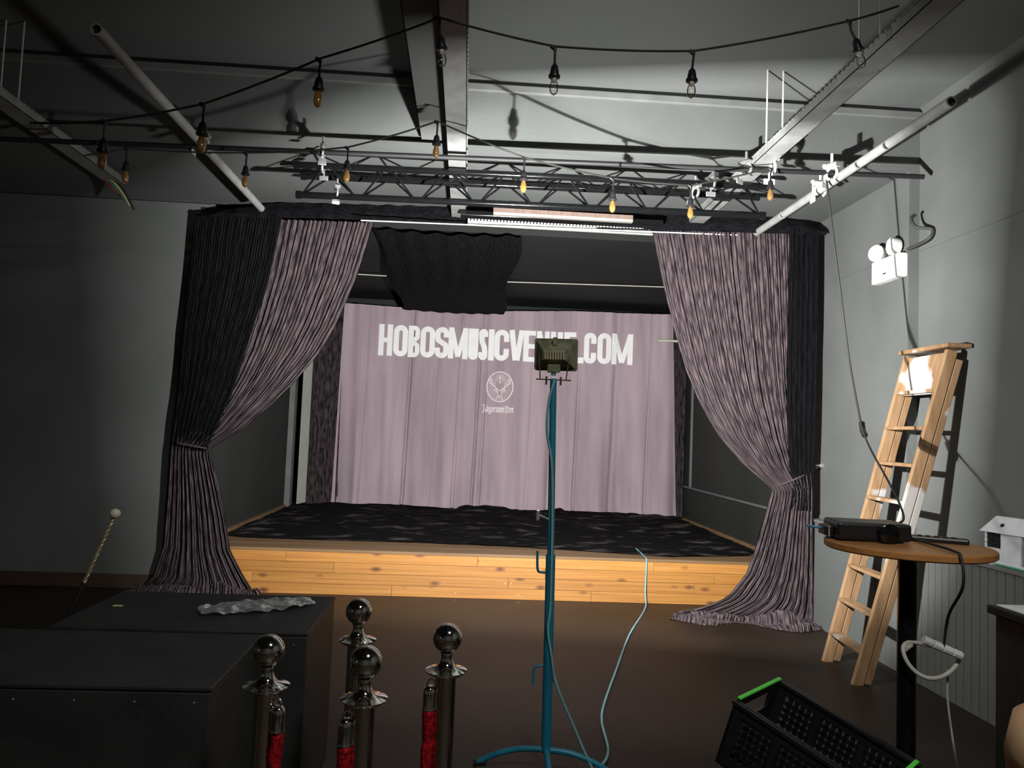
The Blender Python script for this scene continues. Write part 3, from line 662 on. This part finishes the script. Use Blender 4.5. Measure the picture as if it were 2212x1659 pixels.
for i in range(4):
    j = (i+1) % 4; hs.f += [(i, j, 4+j, 4+i), (8+i, 12+i, 12+j, 8+j), (i, 8+i, 8+j, j)]
hs.f += [(4, 5, 6, 7), (12, 15, 14, 13)]
hs.build('housing', 'olive', ls, bevel=.004)
rimm = MB()
for (a, b2) in ((0, 1), (1, 2), (2, 3), (3, 0)): rimm.tube([hp(*F[a]), hp(*F[b2])], .006, 8)
rimm.build('rim', 'olive', ls)
for i in range(8):
    xx = -.045 + i*.0128; MB().box(xx, xx+.005, -.014, .004, -.02, .022, HM).build('cooling_fin', 'brass', ls)
MB().box(-.03, .03, -.022, .03, -.085, -.045, HM).build('junction_box', 'olive', ls, bevel=.005)
MB().tube([hp(0, -.004, -.1), hp(.0, -.004, -.08)], .012, 10).build('cable_gland', 'bluecable', ls)
MB().box(-.01, .01, .03, .05, fh*.65, fh+.012, HM).build('top_catch', 'olive', ls)
ld = bpy.data.lights.new('halogen_tube', 'AREA'); ld.shape = 'RECTANGLE'; ld.size = .045; ld.size_y = .016
ld.energy = LAMP_POWER; ld.color = (1, .995, .975)
lo = bpy.data.objects.new('halogen_tube', ld); COL.objects.link(lo); lo.parent = ls
lo.matrix_local = HM @ Matrix.Translation((0, dp-.066, 0)) @ Matrix.Rotation(PI/2, 4, 'X')
gd = bpy.data.lights.new('front_fill_light', 'AREA'); gd.shape = 'RECTANGLE'; gd.size = .18; gd.size_y = .12  # added soft fill across the lamp opening, spreads past the tube's cutoff; no glass modelled
gd.energy = FRONT_FILL_POWER; gd.color = (1, .995, .975)
go = bpy.data.objects.new('front_fill_light', gd); COL.objects.link(go); go.parent = ls
go.matrix_local = HM @ Matrix.Translation((0, dp+.006, 0)) @ Matrix.Rotation(PI/2, 4, 'X')
# ceiling downlight over the table side and a warm wall lamp at the back of the room (both glint in the chrome balls)
dl = thing('ceiling_downlight', 'round white downlight fitted in the main ceiling', 'downlight', (.9, .2, HC))
MB().lathe([(.29, 0), (.29, -.03), (.275, -.04), (.26, -.035), (.26, -.005)], 32).build('trim_ring', 'whiteplastic', dl, smooth=40)
d2 = bpy.data.lights.new('downlight_bulb', 'AREA'); d2.shape = 'DISK'; d2.size = .5; d2.energy = DOWNLIGHT_POWER; d2.color = (1, .98, .93)
do = bpy.data.objects.new('downlight_bulb', d2); COL.objects.link(do); do.parent = dl; do.location = (0, 0, -.038)
sw = thing('wall_lamp', 'warm shaded lamp on the wall behind the camera side', 'wall lamp', (XL, -1.2, 2.1))
MB().box(0, .02, -.05, .05, -.08, .08).build('back_plate', 'blackmatte', sw)
MB().tube([(.02, 0, -.03), (.1, 0, -.03)], .01, 8).build('arm', 'blackmatte', sw)
MB().lathe([(.06, -.03), (.1, -.1), (.098, -.1), (.058, -.03)], 24, Matrix.Translation((.12, 0, 0))).build('shade', 'brass', sw, smooth=60)
s2d = bpy.data.lights.new('wall_lamp_bulb', 'POINT'); s2d.shadow_soft_size = .11; s2d.energy = SCONCE_POWER; s2d.color = (1, .72, .42)
s2o = bpy.data.objects.new('wall_lamp_bulb', s2d); COL.objects.link(s2o); s2o.parent = sw; s2o.location = (.12, 0, -.2)
# the lamp's leads
tag(MB().tube(smooth_path([(1.81, 8.1, .45), (1.805, 7.75, .436), (1.80, 7.565, .425), (1.80, 7.55, .38), (1.785, 7.5, .12), (1.74, 7.3, .012), (1.395, 6.357, .008), (1.09, 5.365, .008), (.897, 4.724, .008), (.831, 4.425, .008), (.79, 4.015, .008), (.68, 3.8, .008), (.5, 3.7, .01)]), .0075, 8).build('extension_lead', 'bluecable', smooth=60), 'pale blue cable running down the stage front and over the floor', 'cable')
tag(MB().tube(smooth_path([(.472, 3.747, .455), (.50, 3.74, .38), (.576, 3.75, .222), (.64, 3.74, .09), (.7, 3.7, .01), (.85, 3.6, .008)]), .0065, 8).build('lamp_lead', 'bluecable', smooth=60), 'thin teal lead slanting from the blue stand to the floor', 'cable')

# ------------------------------------------------------------------ chrome rope posts
POSTM = [('base', MB().lathe([(.135, 0), (.135, .012), (.11, .026), (.05, .036), (.03, .045)], 32).mesh('base', 'chrome', 40)),
         ('post', MB().lathe([(.0315, .04), (.0315, .86)], 28).mesh('post', 'chrome', 40)),
         ('collar', MB().lathe([(.034, .855), (.05, .864), (.062, .872), (.063, .876), (.052, .879), (.03, .886), (.02, .9), (.016, .915), (.018, .925), (.022, .93)], 32).mesh('collar', 'chrome', 50)),
         ('ball', MB().lathe([(.004+.0, .926)] + [(.044*math.sin(a), .97-.044*math.cos(a)) for a in [PI*k/18 for k in range(2, 18)]] + [(.002, 1.014)], 32).mesh('ball', 'chrome', 180)),
         ('ring', MB().tube([(.031+.012+.012*math.cos(a), 0, .835+.014*math.sin(a)) for a in [2*PI*k/14 for k in range(14)]], .0035, 8, closed=True).mesh('ring', 'chrome', 180))]
ROPEM = [('end_cap', MB().lathe([(.01, .0), (.017, -.008), (.019, -.02), (.019, -.06), (.021, -.068), (.012, -.07)], 18).mesh('end_cap', 'chrome', 50)),
         ('cord', MB().tube([(.0015*math.sin(k*1.1), .0015*math.cos(k*.9), -.066-k*.02) for k in range(36)], [.018+.0012*math.sin(k*2.3) for k in range(36)], 12).mesh('cord', 'rope', 180))]
def post(x, y, ang, plabel, rlabel, ropez=.83):
    t = thing('rope_post', plabel, 'rope post', (x, y, 0), ang, 'chrome rope posts')
    for n_, me in POSTM: inst(n_, me, t)
    rx, ry = x + .047*math.cos(ang), y + .047*math.sin(ang)
    r = thing('barrier_rope', rlabel, 'rope', (rx, ry, ropez), ang, 'red velvet ropes hanging from the posts')
    for n_, me in ROPEM: inst(n_, me, r)
post(-.512, 2.245, math.radians(-30), 'chrome rope post standing against the side of the nearer black cabinet', 'red velvet rope hanging on the post beside the nearer black cabinet')
post(-.33, 2.736, math.radians(75), 'chrome rope post seen behind another post, its ball showing smallest', 'red velvet rope hanging behind the rope post with the smallest ball')
post(-.235, 2.158, math.radians(205), 'chrome rope post in front, partly covering the one behind it', 'red velvet rope hanging on the front one of two overlapping posts')
post(-.023, 2.421, math.radians(190), 'chrome rope post standing alone next to the blue lamp stand', 'red velvet rope on the lone post next to the lamp stand')

# ------------------------------------------------------------------ black cabinets
def cabinet(x0, x1, y0, y1, h, label):
    t = thing('cabinet', label, 'cabinet', ((x0+x1)/2, (y0+y1)/2, 0), 0, 'black cabinets')
    hx, hy = (x1-x0)/2, (y1-y0)/2
    MB().box(-hx, hx, -hy, hy, .03, h-.018).build('body', 'cabinet', t, bevel=.006)
    MB().box(-hx-.004, hx+.004, -hy-.004, hy+.004, h-.017, h).build('top_panel', 'cabinet', t, bevel=.005)
    sc = MB()
    for i in range(6): sc.lathe([(.0035, 0), (.003, .002)], 8, Matrix.Translation((-hx+.05+i*(2*hx-.1)/5, -hy, h-.05)) @ Matrix.Rotation(PI/2, 4, 'X'))
    sc.build('screws', 'zinc', t)['kind'] = 'stuff'
    for sx in (-1, 1):
        for sy in (-1, 1): MB().lathe([(.025, 0), (.03, .031)], 12, Matrix.Translation((sx*(hx-.06), sy*(hy-.06), 0))).build('foot', 'blackmatte', t)
    return t
cabinet(-1.735, -.74, 2.52, 3.13, .78, 'nearer black cabinet with a bare top, beside the rope posts')
cabinet(-1.56, -.58, 3.185, 3.84, .78, 'further black cabinet with a plastic bag lying on it')
def bag(u, v):
    ax = Vector((-1.08, 3.43)); bx = Vector((-.655, 3.68)); p = ax.lerp(bx, u); d = Vector((.5, -.86))
    wd = .10*math.sin(PI*min(1, .1+u*.82))**.7*(1+.3*nz(u*5, 0))
    q = p + d*(v-.5)*2*wd
    return (q.x, q.y, .788 + .022*math.sin(PI*v)*math.sin(PI*(.08+u*.84)) + .025*abs(nz(u*6, v*5)) + .006*nz(u*18, v*9))
tag(MB().grid(bag, 60, 24).build('plastic_bag', 'plasticbag', smooth=60), 'crumpled clear plastic bag on the further black cabinet', 'bag')
tag(MB().box(-1.475, -1.435, 3.525, 3.543, .7805, .784).build('sticker', 'yellow', bevel=.002), 'small yellow sticker on the further black cabinet', 'sticker')
cane = thing('cane', 'leaning cane with twisted gilt shaft and cream knob', 'cane', (-1.93, 3.55, 0))
ca, cb = Vector((0, 0, .01)), Vector((.405, .06, 1.165))
MB().tube([ca, ca.lerp(cb, .74)], .011, 10).build('lower_shaft', 'blackmatte', cane, smooth=60)
tw = MB(); d = (cb-ca).normalized(); o1 = d.orthogonal().normalized(); o2 = d.cross(o1)
for ph in (0, PI):
    tw.tube([ca.lerp(cb, .73+.26*i/60) + (o1*math.cos(i*.7+ph) + o2*math.sin(i*.7+ph))*.004 for i in range(61)], .0055, 6)
tw.build('twisted_shaft', 'canegold', cane, smooth=60)
MB().lathe([(.002, -.02), (.016, -.016), (.022, -.003), (.021, .01), (.012, .019), (.002, .022)], 16, Matrix.Translation(cb)).build('knob', 'cream', cane, smooth=180)

# ------------------------------------------------------------------ ladder against the right wall
lad = thing('step_ladder', 'old folded wooden stepladder with white paint stains leaning on the wall', 'ladder', (2.66, 5.45, 0))
def lp(off, s, side, t):
    """s = 0 near stile, 1 far stile; off = across the face; t = height fraction; side = distance behind the face"""
    foot = Vector((2.655+.05*s, 5.22+.54*s, .0)); top = Vector((3.165, 5.0+.49*s, 2.29))
    p = foot.lerp(top, t) - Vector((2.66, 5.45, 0)); up = (top-foot).normalized(); n_ = Vector((-up.z, 0, up.x)).normalized()
    return p + Vector((0, off, 0)) - n_*side
def beam(s, o0, o1, s0, s1, t0, t1, name='stile'):
    pts = [lp(o, s, sd, t) for t in (t0, t1) for sd in (s0, s1) for o in (o0, o1)]
    return MB().hexa(pts).build(name, 'ladder', lad, bevel=.004)
beam(0, -.018, .018, 0, .072, 0, .985); beam(1, -.018, .018, 0, .072, 0, .985)
beam(0, -.016, .016, .077, .125, .012, .965, 'rear_stile'); beam(1, -.016, .016, .077, .125, .012, .965, 'rear_stile')
for k in range(8):
    t = .095 + k*.11
    a = lp(.012, 0, .0, t); b2 = lp(-.012, 1, .0, t)
    mb = MB(); up = Vector((0, 0, .012)); fx = Vector((-.012, 0, 0)); bx2 = Vector((.07, 0, 0))
    mb.hexa([a+fx-up, b2+fx-up, a+bx2-up, b2+bx2-up, a+fx+up, b2+fx+up, a+bx2+up, b2+bx2+up]); mb.build('tread', 'ladder', lad, bevel=.004)
a = lp(-.05, 0, .0, .995); b2 = lp(.05, 1, .0, .995); up = Vector((0, 0, .014)); fx = Vector((-.03, 0, 0)); bx2 = Vector((.14, 0, 0))
MB().hexa([a+fx-up, b2+fx-up, a+bx2-up, b2+bx2-up, a+fx+up, b2+fx+up, a+bx2+up, b2+bx2+up]).build('top_cap', 'ladder', lad, bevel=.004)
MB().hexa([lp(-.0 if s == 1 else .0, s, sd, t) for t in (.86, .98) for sd in (.03, .045) for s in (0, 1)]).build('back_panel', 'ladder', lad)

# ------------------------------------------------------------------ emergency light and loose cables on the right
em = thing('emergency_light', 'white twin spot emergency light box on the grey wall', 'emergency light', (XR, 5.8, 2.96))
MB().box(-.075, 0, -.2, .2, -.095, .085).build('case', 'whiteplastic', em, bevel=.012)
MB().box(-.077, -.074, -.02, .02, -.045, -.035).build('indicator', 'blackplastic', em)
for yy, zz, dx in ((-.1, .15, -.05), (.12, .14, -.06)):
    MB().tube([(-.04, yy, .08), (-.04, yy, .13)], .012, 10).build('stalk', 'whiteplastic', em)
    mm_ = Matrix.Translation((dx, yy, zz)) @ Matrix.Rotation(-PI/2, 4, 'Y') @ Matrix.Rotation(.5 if yy > 0 else -.1, 4, 'X')
    MB().lathe([(.03, -.045), (.055, -.03), (.064, 0), (.066, .035), (.055, .045)], 20, mm_).build('spot', 'whiteplastic', em, smooth=40)
tag(MB().tube(smooth_path([(3.23, 5.5, 3.3), (3.2, 5.5, 3.27), (3.22, 5.47, 3.2), (3.3, 5.4, 3.17), (3.28, 5.42, 3.1), (3.22, 5.58, 3.06)]), .012, 8).build('wall_cable', 'cablegrey', smooth=60), 'short dark cable above the emergency light', 'cable')
hc = thing('hanging_cable', 'dark cable hanging from the jointed pipe down to the round table', 'cable', (2.47, 5.3, 3.44))
pts = [(2.47,5.3,3.44),(2.47,5.28,3.33),(2.53,5.2,2.63),(2.55,5.1,2.15),(2.50,4.85,1.755)]
MB().tube([Vector(p)-Vector((2.47,5.3,3.44)) for p in smooth_path(pts)], .0075, 8).build('cable', 'cablegrey', hc, smooth=60)
pts = [(2.50,4.85,1.755),(2.44,4.68,1.66),(2.40,4.5,1.55),(2.42,4.4,1.43),(2.36,4.15,1.30),(2.30,4.0,1.22),(2.15,3.85,1.2),(2.10,3.6,1.18),(2.06,3.35,1.18),(2.03,3.16,1.18),(2.015,3.085,1.165),(2.02,3.08,1.05),(2.07,3.25,.9),(2.10,3.33,.75)]
MB().tube([Vector(p)-Vector((2.47,5.3,3.44)) for p in smooth_path(pts)], .006, 8).build('cable', 'cablegrey', hc, smooth=60)
MB().tube([(.035, -.46, -1.70), (.022, -.5, -1.75), (.01, -.55, -1.78)], .018, 10).build('connector', 'blackplastic', hc, smooth=60)

# ------------------------------------------------------------------ round high table with gear
TX, TY, TZ = 2.005, 3.45, 1.168
tb = thing('high_table', 'round brown topped high table on a black column', 'table', (TX, TY, 0))
MB().lathe([(.343, TZ-.034), (.35, TZ-.028), (.35, TZ-.006), (.344, TZ)], 64).build('top', 'tabletop', tb, smooth=40)
MB().lathe([(.16, TZ-.055), (.16, TZ-.035)], 24).build('mounting_plate', 'blackmatte', tb)
MB().lathe([(.04, .03), (.04, TZ-.05)], 24).build('column', 'blackmetal', tb, smooth=40)
MB().lathe([(.24, 0), (.24, .012), (.1, .03), (.05, .045)], 40).build('base', 'blackmetal', tb, smooth=40)
pj = thing('projector', 'black projector sitting on the round high table', 'projector', (1.862, 3.545, TZ), math.radians(-8))
MB().box(-.16, .16, -.11, .11, .008, .085).build('body', 'blackplastic', pj, bevel=.012)
MB().lathe([(.045, 0), (.045, .03), (.038, .035)], 24, Matrix.Translation((.05, -.11, .044)) @ Matrix.Rotation(PI/2, 4, 'X')).build('lens', 'blackmetal', pj, smooth=40)
MB().box(-.20, -.16, -.05, .05, .015, .06).build('plug_block', 'blackplastic', pj, bevel=.006)
MB().box(-.183, -.179, -.052, .052, .014, .061).build('pale_band', 'whitemetal', pj)
for sx in (-.12, .12):
    for sy in (-.08, .08): MB().lathe([(.012, 0), (.012, .01)], 10, Matrix.Translation((sx, sy, 0))).build('foot', 'blackmatte', pj)
MB().tube(smooth_path([(-.2, .0, .045), (-.23, .0, .047), (-.26, .02, .05)]), .006, 8).build('blue_plug', mat('blue plug', (.1, .3, .55), rough=.5), pj)
rm = thing('remote_control', 'flat black remote control lying on the round table beside the projector', 'remote', (2.2, 3.53, TZ), math.radians(-28))
MB().box(-.12, .12, -.035, .035, 0, .024).build('body', 'blackplastic', rm, bevel=.008)
for i in range(5):
    for j in range(2): MB().box(-.09+i*.035, -.07+i*.035, -.02+j*.022, -.006+j*.022, .024, .027).build('button', 'blackmatte', rm)
pw = thing('extension_coil', 'coiled white extension lead hanging from the table column', 'cable', (2.07, 3.38, .7))
MB().tube([(.125*math.cos(a)+.005, .0+.04*math.sin(a), .055*math.sin(a)*1.1 - .012 + .02*math.cos(a*2+.6) ) for a in [2*PI*k/40 for k in range(40)]], .0095, 8, closed=True).build('coil', 'whitecable', pw, smooth=60)
d0, d1 = Vector((-.06, -.045, .075)), Vector((.115, -.045, .008))
for i in range(4):
    a = d0.lerp(d1, i/4+.01); b2 = d0.lerp(d1, (i+1)/4-.02); MB().tube([a, b2], .019, 8).build('socket_block', 'whiteplastic', pw, bevel=.003)
MB().tube([(-.11, .0, .02), (-.068, .03, .03)], .01, 8).tube(smooth_path([(.08, 0, -.065), (.082, 0, -.2), (.1, -.02, -.4), (.13, -.04, -.6), (.14, -.05, -.69)]), .005, 6).build('tail', 'whitecable', pw, smooth=60)

# ------------------------------------------------------------------ crates
def crate(name, label, mtx, L, W, Hh):
    t = thing(name, label, 'crate'); t.matrix_world = mtx; t['group'] = 'black folding crates'
    MB().box(0, L, 0, W, 0, .012).build('floor_panel', 'blackplastic', t)
    for y in (0, W-.014):
        mb = MB().box(0, L, y, y+.014, Hh-.05, Hh).box(0, L, y, y+.014, .0, .05).box(0, .05, y, y+.014, .05, Hh-.05).box(L-.05, L, y, y+.014, .05, Hh-.05)
        mb.box(L*.32, L*.36, y, y+.014, .05, Hh-.05).box(L*.64, L*.68, y, y+.014, .05, Hh-.05)
        for r in range(1, 6): mb.box(.05, L-.05, y+.003, y+.011, .05+(Hh-.1)*r/6-.010, .05+(Hh-.1)*r/6+.010)
        for c in range(1, 18): mb.box(.05+(L-.1)*c/18-.009, .05+(L-.1)*c/18+.009, y+.003, y+.011, .05, Hh-.05)
        mb.box(-.006, L+.006, y-.008, y+.022, Hh-.014, Hh)
        mb.build('side_panel', 'blackplastic', t)
    for x in (0, L-.014):
        MB().box(x, x+.014, 0, W, 0, Hh*.62).box(x, x+.014, 0, W*.2, Hh*.6, Hh).box(x, x+.014, W*.8, W, Hh*.6, Hh).box(x, x+.014, W*.2, W*.8, Hh*.9, Hh).build('end_panel', 'blackplastic', t)
        MB().box(x-.004, x+.014, W*.06, W*.98, Hh+.001, Hh+.011).build('handle', 'green', t, bevel=.004)
    return t
def rotm(a, b2, c): return Matrix.Rotation(a, 4, 'Z') @ Matrix.Rotation(b2, 4, 'Y') @ Matrix.Rotation(c, 4, 'X')
crate('folding_crate', 'tilted black mesh crate with bright green handles', Matrix.Translation((1.08, 3.244, .287)) @ rotm(-.822, .311, .023), .6, .4, .28)
fc = thing('folded_crate', 'black folded crate flat on the floor under the tilted crate', 'crate', (1.38, 3.08, 0), -.82)
MB().box(-.32, .32, -.21, .21, 0, .075).build('folded_panels', 'blackplastic', fc, bevel=.006)
for x in (-.325, .305): MB().box(x, x+.02, -.17, .17, .02, .06).build('handle', 'green', fc, bevel=.004)
MB().box(-.3, -.1, -.19, .19, .075, .165).build('inner_tray', 'blackplastic', fc, bevel=.006)

# ------------------------------------------------------------------ right hand edge: lantern, counter, stand-in stool
ln = thing('house_lantern', 'white house shaped lantern on the dado ledge', 'lantern', (3.235, 4.47, .925), math.radians(12))
MB().box(-.075, .075, -.14, .14, 0, .02).build('base', 'lantern', ln, bevel=.003)
fr = MB()
for sx in (-.07, .055):
    for sy in (-.13, .115): fr.box(sx, sx+.015, sy, sy+.015, .02, .19)
fr.box(-.07, .07, -.13, .02, .02, .19).box(-.07, .07, .02, .13, .02, .1).build('walls', 'lantern', ln)
bars = MB()
for i in range(4): bars.box(-.07, -.064, .03+i*.024, .034+i*.024, .1, .19)
for z in (.125, .155): bars.box(-.07, -.064, .02, .13, z, z+.004)
bars.build('window_bars', 'blackmatte', ln); MB().box(-.05, .06, .025, .115, .1, .188).build('window_recess', 'blackmatte', ln)
rf = MB(); rf.v = [(-.09, -.155, .19), (.09, -.155, .19), (.09, .155, .19), (-.09, .155, .19), (-.02, -.1, .285), (.02, -.1, .285), (.02, .1, .285), (-.02, .1, .285)]
rf.f = [(0, 1, 2, 3), (4, 7, 6, 5), (0, 4, 5, 1), (1, 5, 6, 2), (2, 6, 7, 3), (3, 7, 4, 0)]; rf.build('roof', 'lantern', ln, bevel=.004)
MB().lathe([(.012, 0), (.012, .006)], 12, Matrix.Translation((-.055, .02, .235)) @ Matrix.Rotation(-.63-.2, 4, 'Y')).build('roof_hole', 'blackmatte', ln)
tag(MB().tube(smooth_path([(3.16, 5.0, .932), (3.15, 4.6, .932), (3.165, 4.25, .932), (3.15, 3.6, .932)]), .006, 6).build('ledge_cable', 'greencable', smooth=60), 'green cable lying along the dado ledge', 'cable')
ct = thing('counter', 'black counter with a white card on its corner', 'counter', (2.35, 2.45, 0))
MB().box(-.44, .44, -.6, .28, 0, 1.02).build('body', 'cabinet', ct, bevel=.006); MB().box(-.46, .46, -.62, .3, 1.02, 1.05).build('worktop', 'blackmatte', ct, bevel=.006)
tag(MB().box(1.905, 2.11, 2.46, 2.72, 1.051, 1.056).build('menu_card', 'paper', bevel=.001), 'white card lying on the corner of the black counter', 'card')
stl = thing('stand_in_stool', 'made-up tan padded stool standing in for an unidentified blurred tan shape', 'stool', (1.305, 1.55, 0))  # invented stool; the blurred tan shape it replaces is unidentified
MB().lathe([(.13, .9), (.16, .92), (.165, .98), (.15, 1.05), (.1, 1.085), (.01, 1.09)], 32).build('padded_seat', 'tan', stl, smooth=180)
for a in (45, 135, 225, 315):
    c, s_ = math.cos(math.radians(a)), math.sin(math.radians(a)); MB().tube([(c*.1, s_*.1, .91), (c*.18, s_*.18, 0)], .015, 10).build('leg', 'blackmetal', stl)
MB().tube([(.15*math.cos(2*PI*k/24), .15*math.sin(2*PI*k/24), .35) for k in range(24)], .009, 8, closed=True).build('foot_ring', 'blackmetal', stl)

tag(MB().tube([(2.72, 11.12, 2.985), (3.235, 11.14, 2.99)], .018, 10).build('short_tube', 'cream', smooth=60), 'short cream tube sticking out beside the backdrop lettering', 'tube')
